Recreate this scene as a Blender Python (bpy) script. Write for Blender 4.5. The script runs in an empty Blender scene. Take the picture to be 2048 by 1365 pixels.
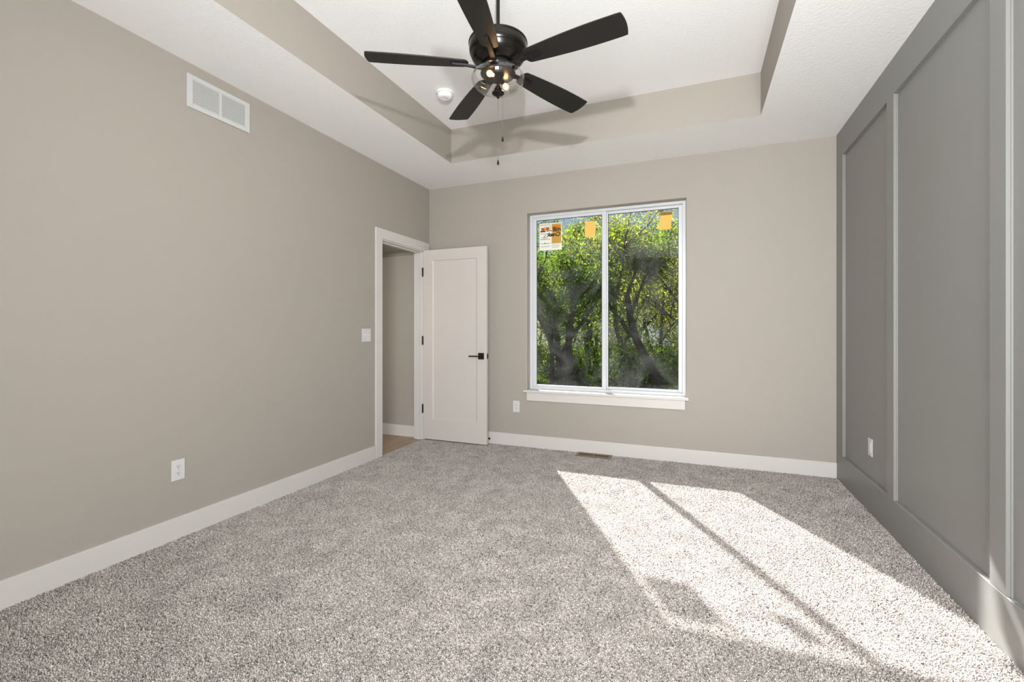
import bpy, bmesh, math, random
import numpy as np
from mathutils import Vector, Matrix
PI = math.pi
random.seed(7)
scene = bpy.context.scene
C = scene.collection

# ------------------------------------------------------------------ room numbers
XL, XR, YW, H = -2.733, 1.0525, 4.361, 2.74
YB = -1.5
TL, TR, TY, TY0, TZ = -2.11, 0.444, 3.745, 0.60, 3.054
WX0, WX1, WZ0, WZ1 = -1.582, -0.074, 0.553, 2.365
DY0, DY1, DZ = 3.515, 4.255, 2.045      # doorway in the left wall
WT = 0.115

# ------------------------------------------------------------------ camera
F_PX, YAW, HORIZON, CAM_H = 913.36, 0.3808, 660.94, 1.181
cam_d = bpy.data.cameras.new('camera'); cam = bpy.data.objects.new('camera', cam_d); C.objects.link(cam)
cam_d.sensor_width = 36; cam_d.lens = F_PX / 2048 * 36; cam_d.clip_start = 0.02; cam_d.clip_end = 500
cam_d.shift_y = (HORIZON - 682.5) / 2048
cam.location = (0, 0, CAM_H); cam.rotation_euler = (PI / 2, 0, YAW)
scene.camera = cam
# ------------------------------------------------------------------ view
vs = scene.view_settings
scene.display_settings.display_device = 'sRGB'
vs.view_transform = 'Standard'; vs.look = 'None'; vs.gamma = 1.0; vs.use_curve_mapping = False
vs.exposure = 0.10
# ------------------------------------------------------------------ sky
w = bpy.data.worlds.new('sky'); scene.world = w; w.use_nodes = True
nt = w.node_tree; nt.nodes.clear()
wo = nt.nodes.new('ShaderNodeOutputWorld'); bg = nt.nodes.new('ShaderNodeBackground'); st = nt.nodes.new('ShaderNodeTexSky')
st.sky_type = 'HOSEK_WILKIE'; st.turbidity = 2.6; st.ground_albedo = 0.3
SUN = Vector((-0.614, 1.092, 1.0)).normalized()
st.sun_direction = SUN
bg.inputs['Strength'].default_value = 2.1
nt.links.new(st.outputs[0], bg.inputs[0]); nt.links.new(bg.outputs[0], wo.inputs[0])
# ------------------------------------------------------------------ sun
sd = bpy.data.lights.new('sun', 'SUN'); so = bpy.data.objects.new('sun', sd); C.objects.link(so)
sd.energy = 20.0; sd.angle = 0.015; sd.color = (1.0, 0.985, 0.965)
so.rotation_euler = SUN.to_track_quat('Z', 'Y').to_euler(); so.location = (-3, 9, 8)
# photographer's strobe on a stand just above the camera: gives the fan its crisp shadow on the tray
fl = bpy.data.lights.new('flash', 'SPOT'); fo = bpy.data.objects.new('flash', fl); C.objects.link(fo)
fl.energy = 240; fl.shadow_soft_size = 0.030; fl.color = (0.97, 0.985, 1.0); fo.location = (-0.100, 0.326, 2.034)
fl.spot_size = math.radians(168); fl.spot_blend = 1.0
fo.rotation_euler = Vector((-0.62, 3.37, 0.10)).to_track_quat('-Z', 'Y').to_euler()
# soft fill added behind the camera, set in an opening invented for it
def area(name, loc, rot, sx, sy, e, col):
    d = bpy.data.lights.new(name, 'AREA'); o = bpy.data.objects.new(name, d); C.objects.link(o)
    d.shape = 'RECTANGLE'; d.size = sx; d.size_y = sy; d.energy = e; d.color = col
    o.location = loc; o.rotation_euler = rot
    return o
area('added_back_fill', (.36, YB - .16, 1.16), (PI / 2, 0, 0), 1.1, 1.95, 192, (0.965, 0.985, 1.0))
area('hall_light', (-3.6, 2.6, 1.3), (PI * .40, 0, 0), 0.9, 1.0, 5.0, (1.0, 0.78, 0.55))

# ------------------------------------------------------------------ materials
def new_mat(name):
    m = bpy.data.materials.new(name); m.use_nodes = True
    n = m.node_tree.nodes; b = n['Principled BSDF']
    return m, n, m.node_tree.links, b
def simple(name, col, rough=0.5, metal=0.0, spec=0.5, bump=None, var=None, emit=None):
    m, n, l, b = new_mat(name)
    b.inputs['Base Color'].default_value = (*col, 1); b.inputs['Roughness'].default_value = rough
    b.inputs['Metallic'].default_value = metal; b.inputs['Specular IOR Level'].default_value = spec
    tc = n.new('ShaderNodeTexCoord')
    if bump:
        sc_, st_, dist = bump
        t = n.new('ShaderNodeTexNoise'); t.inputs['Scale'].default_value = sc_; t.inputs['Detail'].default_value = 3
        bp = n.new('ShaderNodeBump'); bp.inputs['Strength'].default_value = st_; bp.inputs['Distance'].default_value = dist
        l.new(tc.outputs['Object'], t.inputs['Vector']); l.new(t.outputs['Fac'], bp.inputs['Height']); l.new(bp.outputs[0], b.inputs['Normal'])
    if var:
        sc_, amt = var
        t = n.new('ShaderNodeTexNoise'); t.inputs['Scale'].default_value = sc_; t.inputs['Detail'].default_value = 2
        mr = n.new('ShaderNodeMapRange'); mr.inputs['From Min'].default_value = .3; mr.inputs['From Max'].default_value = .7
        mr.inputs['To Min'].default_value = 1 - amt; mr.inputs['To Max'].default_value = 1 + amt
        mx = n.new('ShaderNodeVectorMath'); mx.operation = 'SCALE'; mx.inputs[0].default_value = col
        l.new(tc.outputs['Object'], t.inputs['Vector']); l.new(t.outputs['Fac'], mr.inputs['Value']); l.new(mr.outputs[0], mx.inputs['Scale'])
        l.new(mx.outputs[0], b.inputs['Base Color'])
    if emit:
        b.inputs['Emission Color'].default_value = (*emit[0], 1); b.inputs['Emission Strength'].default_value = emit[1]
    return m
M = {}
M['wall'] = simple('greige_wall_paint', (0.335, 0.302, 0.262), 0.62, bump=(260, .12, .002), var=(1.2, .012))
M['ceiling'] = simple('white_ceiling_texture', (0.845, 0.84, 0.83), 0.85, spec=.2, bump=(75, .35, .004))
M['trim'] = simple('white_trim_paint', (0.56, 0.535, 0.505), 0.38, var=(3, .01))
M['door'] = simple('white_door_paint', (0.53, 0.49, 0.455), 0.40, var=(2, .012))
M['accent'] = simple('grey_accent_paint', (0.213, 0.212, 0.199), 0.42, bump=(300, .08, .001), var=(.9, .02))
M['vinyl'] = simple('white_vinyl', (0.56, 0.57, 0.585), 0.35, var=(6, .01))
M['plastic'] = simple('white_plastic', (0.57, 0.56, 0.545), 0.30, var=(9, .01))
M['smoke'] = simple('white_detector_plastic', (0.84, 0.84, 0.83), 0.35, var=(9, .01))
M['socket'] = simple('socket_slot', (0.05, 0.048, 0.045), 0.5, var=(40, .05))
M['screw'] = simple('painted_screw', (0.45, 0.44, 0.42), 0.35, metal=.4, var=(40, .05))
M['vent'] = simple('white_enamel_vent', (0.50, 0.50, 0.485), 0.35, var=(8, .01))
M['duct'] = simple('duct_inside', (0.05, 0.048, 0.045), 0.8, var=(8, .05))
M['black'] = simple('matte_black_metal', (0.006, 0.006, 0.0065), 0.5, spec=.3, var=(20, .1))
M['blade'] = simple('black_fan_blade', (0.011, 0.010, 0.009), 0.45, spec=.3, bump=(60, .05, .001), var=(4, .12))
M['bronze'] = simple('dark_bronze_metal', (0.022, 0.020, 0.018), 0.24, metal=.75, var=(15, .1))
M['chain'] = simple('bronze_chain', (0.16, 0.13, 0.10), 0.35, metal=.8, var=(60, .1))
M['register'] = simple('brown_register_metal', (0.20, 0.125, 0.065), 0.4, metal=.5, var=(30, .08))
M['rubber'] = simple('black_rubber', (0.012, 0.012, 0.012), 0.6, var=(30, .1))
M['bulb'] = simple('warm_glowing_bulb', (1.0, 0.75, 0.45), 0.3, emit=((1.0, 0.66, 0.33), 70), var=(5, .01))
def amber():
    m = bpy.data.materials.new('amber_bulb_glass'); m.use_nodes = True
    n, l = m.node_tree.nodes, m.node_tree.links; n.clear()
    out = n.new('ShaderNodeOutputMaterial'); tr = n.new('ShaderNodeBsdfTransparent'); tr.inputs['Color'].default_value = (1, .90, .74, 1)
    em = n.new('ShaderNodeEmission'); em.inputs['Color'].default_value = (1, .62, .25, 1); em.inputs['Strength'].default_value = 2.2
    ns = n.new('ShaderNodeTexNoise'); ns.inputs['Scale'].default_value = 20; mr = n.new('ShaderNodeMapRange'); mr.inputs['To Min'].default_value = .30; mr.inputs['To Max'].default_value = .36
    mx = n.new('ShaderNodeMixShader'); l.new(ns.outputs['Fac'], mr.inputs['Value']); l.new(mr.outputs[0], mx.inputs[0]); l.new(tr.outputs[0], mx.inputs[1]); l.new(em.outputs[0], mx.inputs[2]); l.new(mx.outputs[0], out.inputs[0])
    return m
M['amber_glass'] = amber()
M['brass'] = simple('bulb_socket', (0.35, 0.25, 0.13), 0.35, metal=.7, var=(30, .05))
M['paper'] = simple('amber_paper', (0.80, 0.52, 0.16), 0.7, var=(10, .03))
M['bark'] = simple('tree_bark', (0.030, 0.027, 0.025), 0.9, bump=(14, .7, .03), var=(6, .35))
M['earth'] = simple('garden_soil', (0.05, 0.045, 0.035), 0.9, var=(2, .3))

def glass_mat(name, dirt_and_reflection):
    m = bpy.data.materials.new(name); m.use_nodes = True
    n, l = m.node_tree.nodes, m.node_tree.links; n.clear()
    out = n.new('ShaderNodeOutputMaterial'); tr = n.new('ShaderNodeBsdfTransparent'); gl = n.new('ShaderNodeBsdfGlossy'); tr.inputs['Color'].default_value = (.975, .975, .97, 1)
    gl.inputs['Roughness'].default_value = 0.0
    lw = n.new('ShaderNodeLayerWeight'); lw.inputs['Blend'].default_value = .5; pw = n.new('ShaderNodeMath'); pw.operation = 'POWER'; pw.inputs[1].default_value = 4.0
    fr = n.new('ShaderNodeMath'); fr.operation = 'MULTIPLY_ADD'; fr.inputs[1].default_value = .85; fr.inputs[2].default_value = .055; mx = n.new('ShaderNodeMixShader')
    l.new(lw.outputs['Facing'], pw.inputs[0]); l.new(pw.outputs[0], fr.inputs[0])
    l.new(fr.outputs[0], mx.inputs[0]); l.new(tr.outputs[0], mx.inputs[1]); l.new(gl.outputs[0], mx.inputs[2])
    if not dirt_and_reflection:
        l.new(mx.outputs[0], out.inputs[0]); return m
    tc = n.new('ShaderNodeTexCoord')
    a = n.new('ShaderNodeTexNoise'); a.inputs['Scale'].default_value = 2.3; a.inputs['Detail'].default_value = 6; a.inputs['Roughness'].default_value = .62
    a.inputs['Distortion'].default_value = 1.6
    l.new(tc.outputs['Object'], a.inputs['Vector'])
    r = n.new('ShaderNodeMapRange'); r.inputs['From Min'].default_value = .42; r.inputs['From Max'].default_value = .78
    r.inputs['To Min'].default_value = 0.010; r.inputs['To Max'].default_value = 0.26
    l.new(a.outputs['Fac'], r.inputs['Value'])
    fac = r.outputs[0]
    if dirt_and_reflection == 'speckled':          # splash speckles, painted in for a reflected column low on the left
        v = n.new('ShaderNodeTexNoise'); v.inputs['Scale'].default_value = 210; v.inputs['Detail'].default_value = 2
        l.new(tc.outputs['Object'], v.inputs['Vector'])
        vr = n.new('ShaderNodeMapRange'); vr.inputs['From Min'].default_value = .60; vr.inputs['From Max'].default_value = .66; vr.inputs['To Max'].default_value = .85
        l.new(v.outputs['Fac'], vr.inputs['Value'])
        sx = n.new('ShaderNodeSeparateXYZ'); l.new(tc.outputs['Object'], sx.inputs[0])
        # wobbling plume: centre x drifts with noise, fades upward
        gx = n.new('ShaderNodeMath'); gx.operation = 'SUBTRACT'; l.new(sx.outputs['X'], gx.inputs[0]); gx.inputs[1].default_value = -0.66
        ab = n.new('ShaderNodeMath'); ab.operation = 'ABSOLUTE'; l.new(gx.outputs[0], ab.inputs[0])
        xr = n.new('ShaderNodeMapRange'); xr.inputs['From Min'].default_value = .02; xr.inputs['From Max'].default_value = .16; xr.inputs['To Min'].default_value = 1; xr.inputs['To Max'].default_value = 0
        l.new(ab.outputs[0], xr.inputs['Value'])
        zr = n.new('ShaderNodeMapRange'); zr.inputs['From Min'].default_value = .65; zr.inputs['From Max'].default_value = 1.55; zr.inputs['To Min'].default_value = 1; zr.inputs['To Max'].default_value = 0
        l.new(sx.outputs['Z'], zr.inputs['Value'])
        m1 = n.new('ShaderNodeMath'); m1.operation = 'MULTIPLY'; l.new(xr.outputs[0], m1.inputs[0]); l.new(zr.outputs[0], m1.inputs[1])
        m2 = n.new('ShaderNodeMath'); m2.operation = 'MULTIPLY'; l.new(m1.outputs[0], m2.inputs[0]); l.new(vr.outputs[0], m2.inputs[1])
        ad = n.new('ShaderNodeMath'); ad.operation = 'ADD'; ad.use_clamp = True; l.new(m2.outputs[0], ad.inputs[0]); l.new(fac, ad.inputs[1]); fac = ad.outputs[0]
    df = n.new('ShaderNodeBsdfDiffuse'); df.inputs['Color'].default_value = (.20, .20, .20, 1)
    tl = n.new('ShaderNodeBsdfTranslucent'); tl.inputs['Color'].default_value = (.045, .045, .045, 1)
    ds = n.new('ShaderNodeAddShader'); l.new(df.outputs[0], ds.inputs[0]); l.new(tl.outputs[0], ds.inputs[1])
    m3 = n.new('ShaderNodeMixShader'); l.new(fac, m3.inputs[0]); l.new(mx.outputs[0], m3.inputs[1]); l.new(ds.outputs[0], m3.inputs[2])
    l.new(m3.outputs[0], out.inputs[0]); return m
M['glass'] = glass_mat('clear_glass', None)
M['pane_a'] = glass_mat('smeared_window_glass', 'smear')
M['pane_b'] = glass_mat('speckled_window_glass', 'speckled')

def paper_mat(name, col, trans):
    m = bpy.data.materials.new(name); m.use_nodes = True
    n, l = m.node_tree.nodes, m.node_tree.links; n.clear()
    out = n.new('ShaderNodeOutputMaterial'); d = n.new('ShaderNodeBsdfDiffuse'); t = n.new('ShaderNodeBsdfTranslucent'); mx = n.new('ShaderNodeMixShader')
    ns = n.new('ShaderNodeTexNoise'); ns.inputs['Scale'].default_value = 30
    mr = n.new('ShaderNodeMapRange'); mr.inputs['To Min'].default_value = .95; mr.inputs['To Max'].default_value = 1.05
    vm = n.new('ShaderNodeVectorMath'); vm.operation = 'SCALE'; vm.inputs[0].default_value = col
    l.new(ns.outputs['Fac'], mr.inputs['Value']); l.new(mr.outputs[0], vm.inputs['Scale'])
    l.new(vm.outputs[0], d.inputs['Color']); l.new(vm.outputs[0], t.inputs['Color']); mx.inputs[0].default_value = trans
    l.new(d.outputs[0], mx.inputs[1]); l.new(t.outputs[0], mx.inputs[2]); l.new(mx.outputs[0], out.inputs[0])
    return m
M['sheet'] = paper_mat('white_label_sheet', (0.74, 0.74, 0.66), .20)
M['sheet_orange'] = paper_mat('orange_label_print', (0.62, 0.36, 0.09), .20)
M['sheet_red'] = paper_mat('red_orange_print', (0.70, 0.20, 0.03), .20)
M['ink'] = paper_mat('dark_ink', (0.035, 0.022, 0.02), .05)
M['ink_grey'] = paper_mat('grey_ink', (0.30, 0.29, 0.36), .10)
M['note'] = paper_mat('amber_note_paper', (0.80, 0.53, 0.15), .16)
M['tape'] = paper_mat('brown_tape', (0.34, 0.17, 0.05), .15)

def leaf_mat(name, col, tcol):
    m = bpy.data.materials.new(name); m.use_nodes = True
    n, l = m.node_tree.nodes, m.node_tree.links; n.clear()
    out = n.new('ShaderNodeOutputMaterial'); d = n.new('ShaderNodeBsdfDiffuse'); t = n.new('ShaderNodeBsdfTranslucent'); mx = n.new('ShaderNodeMixShader')
    tc = n.new('ShaderNodeTexCoord'); ns = n.new('ShaderNodeTexNoise'); ns.inputs['Scale'].default_value = 3.0; ns.inputs['Detail'].default_value = 5
    l.new(tc.outputs['Object'], ns.inputs['Vector'])
    mr = n.new('ShaderNodeMapRange'); mr.inputs['From Min'].default_value = .35; mr.inputs['From Max'].default_value = .65; mr.inputs['To Min'].default_value = .45; mr.inputs['To Max'].default_value = 1.7
    l.new(ns.outputs['Fac'], mr.inputs['Value'])
    for c, node in ((col, d), (tcol, t)):
        vm = n.new('ShaderNodeVectorMath'); vm.operation = 'SCALE'; vm.inputs[0].default_value = c
        l.new(mr.outputs[0], vm.inputs['Scale']); l.new(vm.outputs[0], node.inputs['Color'])
    mx.inputs[0].default_value = .5
    l.new(d.outputs[0], mx.inputs[1]); l.new(t.outputs[0], mx.inputs[2]); l.new(mx.outputs[0], out.inputs[0])
    return m
M['leaf_dark'] = leaf_mat('deep_green_leaves', (0.030, 0.066, 0.010), (0.105, 0.195, 0.010))
M['leaf_mid'] = leaf_mat('fresh_green_leaves', (0.058, 0.108, 0.010), (0.20, 0.295, 0.015))
M['leaf_yellow'] = leaf_mat('yellow_green_leaves', (0.092, 0.127, 0.007), (0.36, 0.39, 0.025))
M['grass'] = leaf_mat('meadow_grass', (0.069, 0.115, 0.014), (0.023, 0.034, 0.007))

# carpet yarn
def carpet_mat():
    m, n, l, b = new_mat('greige_carpet_yarn')
    b.inputs['Roughness'].default_value = .95; b.inputs['Specular IOR Level'].default_value = .1
    tc = n.new('ShaderNodeTexCoord')
    a = n.new('ShaderNodeTexNoise'); a.inputs['Scale'].default_value = 95; a.inputs['Detail'].default_value = 3
    c = n.new('ShaderNodeTexNoise'); c.inputs['Scale'].default_value = 7.0; c.inputs['Detail'].default_value = 5; c.inputs['Distortion'].default_value = .8
    l.new(tc.outputs['Object'], a.inputs['Vector']); l.new(tc.outputs['Object'], c.inputs['Vector'])
    cr = n.new('ShaderNodeValToRGB'); e = cr.color_ramp.elements
    e[0].position = .30; e[0].color = (.15, .122, .10, 1); e[1].position = .68; e[1].color = (.71, .655, .61, 1)
    x = e.new(.44); x.color = (.42, .378, .345, 1); x = e.new(.56); x.color = (.57, .522, .485, 1)
    l.new(a.outputs['Fac'], cr.inputs['Fac'])
    mr = n.new('ShaderNodeMapRange'); mr.inputs['From Min'].default_value = .3; mr.inputs['From Max'].default_value = .7; mr.inputs['To Min'].default_value = .82; mr.inputs['To Max'].default_value = 1.13
    l.new(c.outputs['Fac'], mr.inputs['Value'])
    vm = n.new('ShaderNodeVectorMath'); vm.operation = 'SCALE'; l.new(cr.outputs[0], vm.inputs[0]); l.new(mr.outputs[0], vm.inputs['Scale'])
    l.new(vm.outputs[0], b.inputs['Base Color'])
    return m
M['carpet'] = carpet_mat()

def wood_mat():
    m, n, l, b = new_mat('oak_plank_floor'); b.inputs['Roughness'].default_value = .5
    tc = n.new('ShaderNodeTexCoord'); mp = n.new('ShaderNodeMapping'); mp.inputs['Scale'].default_value = (14, 1.2, 1)
    t = n.new('ShaderNodeTexNoise'); t.inputs['Scale'].default_value = 3; t.inputs['Detail'].default_value = 6
    bk = n.new('ShaderNodeTexBrick'); bk.inputs['Scale'].default_value = 1; bk.inputs['Brick Width'].default_value = 1.2; bk.inputs['Row Height'].default_value = .18; bk.inputs['Mortar Size'].default_value = .002
    bk.inputs['Color1'].default_value = (.9, .9, .9, 1); bk.inputs['Color2'].default_value = (1.1, 1.1, 1.1, 1); bk.inputs['Mortar'].default_value = (.4, .4, .4, 1)
    cr = n.new('ShaderNodeValToRGB'); e = cr.color_ramp.elements; e[0].color = (.27, .19, .125, 1); e[1].color = (.47, .36, .26, 1)
    l.new(tc.outputs['Object'], mp.inputs[0]); l.new(mp.outputs[0], t.inputs['Vector']); l.new(t.outputs['Fac'], cr.inputs['Fac'])
    m2 = n.new('ShaderNodeMapping'); m2.inputs['Rotation'].default_value = (0, 0, PI / 2); l.new(tc.outputs['Object'], m2.inputs[0]); l.new(m2.outputs[0], bk.inputs['Vector'])
    vm = n.new('ShaderNodeVectorMath'); vm.operation = 'MULTIPLY'; l.new(cr.outputs[0], vm.inputs[0]); l.new(bk.outputs['Color'], vm.inputs[1]); l.new(vm.outputs[0], b.inputs['Base Color'])
    return m
M['wood'] = wood_mat()

# ------------------------------------------------------------------ mesh helpers
def box(bm, x0, x1, y0, y1, z0, z1, bev=0.0, seg=2):
    vs_ = [bm.verts.new((x, y, z)) for x in (x0, x1) for y in (y0, y1) for z in (z0, z1)]
    q = lambda *i: bm.faces.new([vs_[k] for k in i])
    fs = [q(0, 1, 3, 2), q(4, 6, 7, 5), q(0, 4, 5, 1), q(2, 3, 7, 6), q(0, 2, 6, 4), q(1, 5, 7, 3)]
    if bev > 0:
        ed = list({e for f in fs for e in f.edges})
        bmesh.ops.bevel(bm, geom=ed, offset=bev, segments=seg, affect='EDGES', profile=.5)
    return vs_
def lathe(bm, prof, cx=0, cy=0, cz=0, n=48, cap=False):
    rings = []
    for r, z in prof:
        if r < 1e-6: rings.append([bm.verts.new((cx, cy, cz + z))])
        else: rings.append([bm.verts.new((cx + r * math.cos(2 * PI * k / n), cy + r * math.sin(2 * PI * k / n), cz + z)) for k in range(n)])
    for a, b in zip(rings, rings[1:]):
        if len(a) == 1 and len(b) == 1: continue
        for k in range(n):
            k2 = (k + 1) % n
            if len(a) == 1: bm.faces.new((a[0], b[k], b[k2]))
            elif len(b) == 1: bm.faces.new((a[k], b[0], a[k2]))
            else: bm.faces.new((a[k], b[k], b[k2], a[k2]))
def tube(bm, pts, rad, n=8):
    rings = []
    pts = [Vector(p) for p in pts]
    if not hasattr(rad, '__len__'): rad = [rad] * len(pts)
    for i, p in enumerate(pts):
        d = (pts[min(i + 1, len(pts) - 1)] - pts[max(i - 1, 0)]).normalized()
        a = d.cross(Vector((0.13, 0.31, 0.94)) if abs(d.z) < .9 else Vector((1, 0, .1))).normalized(); b = d.cross(a)
        rings.append([bm.verts.new(p + (a * math.cos(2 * PI * k / n) + b * math.sin(2 * PI * k / n)) * rad[i]) for k in range(n)])
    for a, b in zip(rings, rings[1:]):
        for k in range(n): bm.faces.new((a[k], b[k], b[(k + 1) % n], a[(k + 1) % n]))
    bm.faces.new(rings[0][::-1]); bm.faces.new(rings[-1])
def prism(bm, pts2, z0, z1):
    a = [bm.verts.new((x, y, z0)) for x, y in pts2]; b = [bm.verts.new((x, y, z1)) for x, y in pts2]
    bm.faces.new(a[::-1]); bm.faces.new(b)
    for i in range(len(a)):
        j = (i + 1) % len(a); bm.faces.new((a[i], a[j], b[j], b[i]))
def obj(name, bm, m, parent=None, smooth=False, angle=None):
    bmesh.ops.recalc_face_normals(bm, faces=bm.faces[:])
    me = bpy.data.meshes.new(name); bm.to_mesh(me); bm.free()
    me.materials.append(M[m] if isinstance(m, str) else m)
    if smooth:
        me.polygons.foreach_set('use_smooth', [True] * len(me.polygons))
        me.set_sharp_from_angle(angle=angle or math.radians(35))
    o = bpy.data.objects.new(name, me); C.objects.link(o)
    if parent: o.parent = parent; o.matrix_parent_inverse = Matrix.Identity(4)
    return o
def NB(): return bmesh.new()
def bx(name, m, *a, parent=None, bev=0.0):
    bm = NB(); box(bm, *a, bev=bev); return obj(name, bm, m, parent)
def struct(o): o['kind'] = 'structure'; return o
def tag(o, label, cat, group=None, kind=None):
    o['label'] = label; o['category'] = cat
    if group: o['group'] = group
    if kind: o['kind'] = kind
    return o
def thing(name, label, cat, loc=(0, 0, 0), rot=(0, 0, 0), group=None):
    o = bpy.data.objects.new(name, None); C.objects.link(o); o.location = loc; o.rotation_euler = rot
    o.empty_display_size = .1
    return tag(o, label, cat, group)
def copy_tree(o, parent=None):
    c = o.copy(); C.objects.link(c); c.parent = parent
    for ch in [k for k in bpy.data.objects if k.parent == o]: copy_tree(ch, c)
    return c

# ------------------------------------------------------------------ setting: shell
bm = NB(); box(bm, XL - WT, XR + .15, YB - .15, YW + .15, -.2, -.006)
struct(obj('floor', bm, 'carpet'))
# left wall with the doorway
bm = NB()
box(bm, XL - WT, XL, YB, DY0, 0 - .006, H); box(bm, XL - WT, XL, DY1, YW, -.006, H); box(bm, XL - WT, XL, DY0, DY1, DZ, H)
bmesh.ops.remove_doubles(bm, verts=bm.verts[:], dist=1e-5)
struct(obj('wall_left', bm, 'wall'))
# window wall (bull-nosed drywall returns round the opening)
bm = NB(); T = .15
def ringwall(bm, X0, X1, Z0, Z1, x0, x1, z0, z1, yf, yb, r=.012):
    n = 5
    prof = [(0, 0)] + [(r * (math.sin(PI / 2 * k / n)), r * (1 - math.cos(PI / 2 * k / n))) for k in range(1, n + 1)]
    # loop from outer rect -> inner opening inflated by r -> arc inward -> back
    loops = []
    def rect(a, b, c, d, y): return [bm.verts.new(v) for v in ((a, y, c), (b, y, c), (b, y, d), (a, y, d))]
    loops.append(rect(X0, X1, Z0, Z1, yf))
    for s_, dy in prof: loops.append(rect(x0 - r + s_, x1 + r - s_, z0 - r + s_, z1 + r - s_, yf + dy))
    loops.append(rect(x0, x1, z0, z1, yb)); loops.append(rect(X0, X1, Z0, Z1, yb))
    for a, b in zip(loops, loops[1:]):
        for k in range(4): bm.faces.new((a[k], a[(k + 1) % 4], b[(k + 1) % 4], b[k]))
    a, b = loops[-1], loops[0]
    for k in range(4): bm.faces.new((a[k], a[(k + 1) % 4], b[(k + 1) % 4], b[k]))
ringwall(bm, XL - WT, XR + .15, -.006, 3.3, WX0, WX1, WZ0, WZ1, YW, YW + T)
struct(obj('wall_back', bm, 'wall', smooth=True, angle=math.radians(30)))
# right wall behind the boards
bx_ = bx('wall_right', 'accent', XR + .019, XR + .15, YB, YW, -.006, H); struct(bx_)
# wall behind the camera with a wide opening cut for the added fill light
bm = NB()
ringwall(bm, XL - WT, XR + .15, -.006, H, -.25, .97, .12, 2.2, YB, YB - .15, r=.012)
struct(obj('wall_front', bm, 'wall'))
bm = NB(); box(bm, -.25, -.19, YB - .12, YB - .06, .12, 2.2); box(bm, .91, .97, YB - .12, YB - .06, .12, 2.2); box(bm, -.19, .91, YB - .12, YB - .06, .12, .18); box(bm, -.19, .91, YB - .12, YB - .06, 2.14, 2.2)
w2 = struct(obj('fill_opening_frame', bm, 'vinyl'))  # frame dressing the invented opening of the fill light
# ceiling: low border + raised tray panel ; tray faces painted like the walls
bm = NB()
for a in ((XL - WT, TL, YB, YW), (TR, XR + .15, YB, YW), (TL, TR, TY, YW), (TL, TR, YB, TY0)):
    v = [bm.verts.new(p) for p in ((a[0], a[2], H), (a[1], a[2], H), (a[1], a[3], H), (a[0], a[3], H))]; bm.faces.new(v)
v = [bm.verts.new(p) for p in ((TL - .02, TY0 - .02, TZ), (TR + .02, TY0 - .02, TZ), (TR + .02, TY + .02, TZ), (TL - .02, TY + .02, TZ))]; bm.faces.new(v)
me_o = obj('ceiling', bm, 'ceiling'); struct(me_o)
bm = NB()
e_ = .02
box(bm, TL - .03, TL, TY0 - .03, TY + .03, H + .0002, TZ); box(bm, TR, TR + .03, TY0 - .03, TY + .03, H + .0002, TZ)
box(bm, TL, TR, TY, TY + .03, H + .0002, TZ); box(bm, TL, TR, TY0 - .03, TY0, H + .0002, TZ)
struct(obj('wall_tray', bm, 'wall'))
# baseboards
BH = .121
struct(bx('baseboard_left', 'trim', XL, XL + .014, YB, DY0 - .088, -.006, BH, bev=.002))
struct(bx('baseboard_back', 'trim', XL + .014, XR, YW - .014, YW, -.006, BH, bev=.002))
# hall beyond the door
bm = NB()
box(bm, -4.3, XL - WT, 4.30, 4.40, -.02, 2.8); box(bm, -4.4, -4.3, 2.2, 4.4, -.02, 2.8)
struct(obj('wall_hall', bm, 'wall'))
struct(bx('floor_hall', 'wood', -4.3, XL - .008, 2.2, 4.30, -.1, -.004))
struct(bx('ceiling_hall', 'wall', -4.3, XL - WT, 2.2, 4.30, 2.052, 2.10))
struct(bx('baseboard_hall', 'trim', -4.3, XL - WT, 4.286, 4.30, -.004, BH, bev=.002))

# door frame: jambs, stops and casing
bm = NB()
xj0, xj1 = XL - WT - .002, XL + .002
box(bm, xj0, xj1, DY0, DY0 + .018, -.004, DZ); box(bm, xj0, xj1, DY1 - .018, DY1, -.004, DZ); box(bm, xj0, xj1, DY0 + .018, DY1 - .018, DZ - .018, DZ)
# stops
box(bm, XL - .075, XL - .040, DY0 + .018, DY0 + .029, -.004, DZ - .018); box(bm, XL - .075, XL - .040, DY1 - .029, DY1 - .018, -.004, DZ - .018)
box(bm, XL - .075, XL - .040, DY0 + .029, DY1 - .029, DZ - .029, DZ - .018)
struct(obj('trim_1', bm, 'trim'))
bm = NB(); cw = .089
box(bm, XL, XL + .017, DY0 - cw + .006, DY0 + .006, -.004, DZ + cw, bev=.002)
box(bm, XL, XL + .017, DY1 - .006, DY1 + cw - .006, -.004, DZ - .006, bev=.002)
box(bm, XL, XL + .0172, DY0 + .006, DY1 + cw - .006, DZ - .006, DZ + cw, bev=.002)
struct(obj('trim_2', bm, 'trim'))

# board and batten on the right wall
YS = [(4.198, YW), (3.228, 3.331), (2.215, 2.312), (1.20, 1.30), (.19, .29), (-.82, -.72), (YB, YB + .1)]
k_ = 3
struct(bx('trim_3', 'accent', XR, XR + .019, YB, YW, 2.530, H)); 
bm = NB(); pr = [(XR + .019, -.006), (XR, -.006), (XR, .2065), (XR + .0035, .2100), (XR + .019, .2100)]
va = [bm.verts.new((x, YB, z)) for x, z in pr]; vb = [bm.verts.new((x, YW, z)) for x, z in pr]
bm.faces.new(va); bm.faces.new(vb[::-1])
for i in range(5): bm.faces.new((va[i], va[(i + 1) % 5], vb[(i + 1) % 5], vb[i]))
struct(obj('trim_4', bm, 'accent'))
for i, (a, b) in enumerate(YS): struct(bx('trim_%d' % (5 + i), 'accent', XR, XR + .019, a, b, .210, 2.530))
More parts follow.
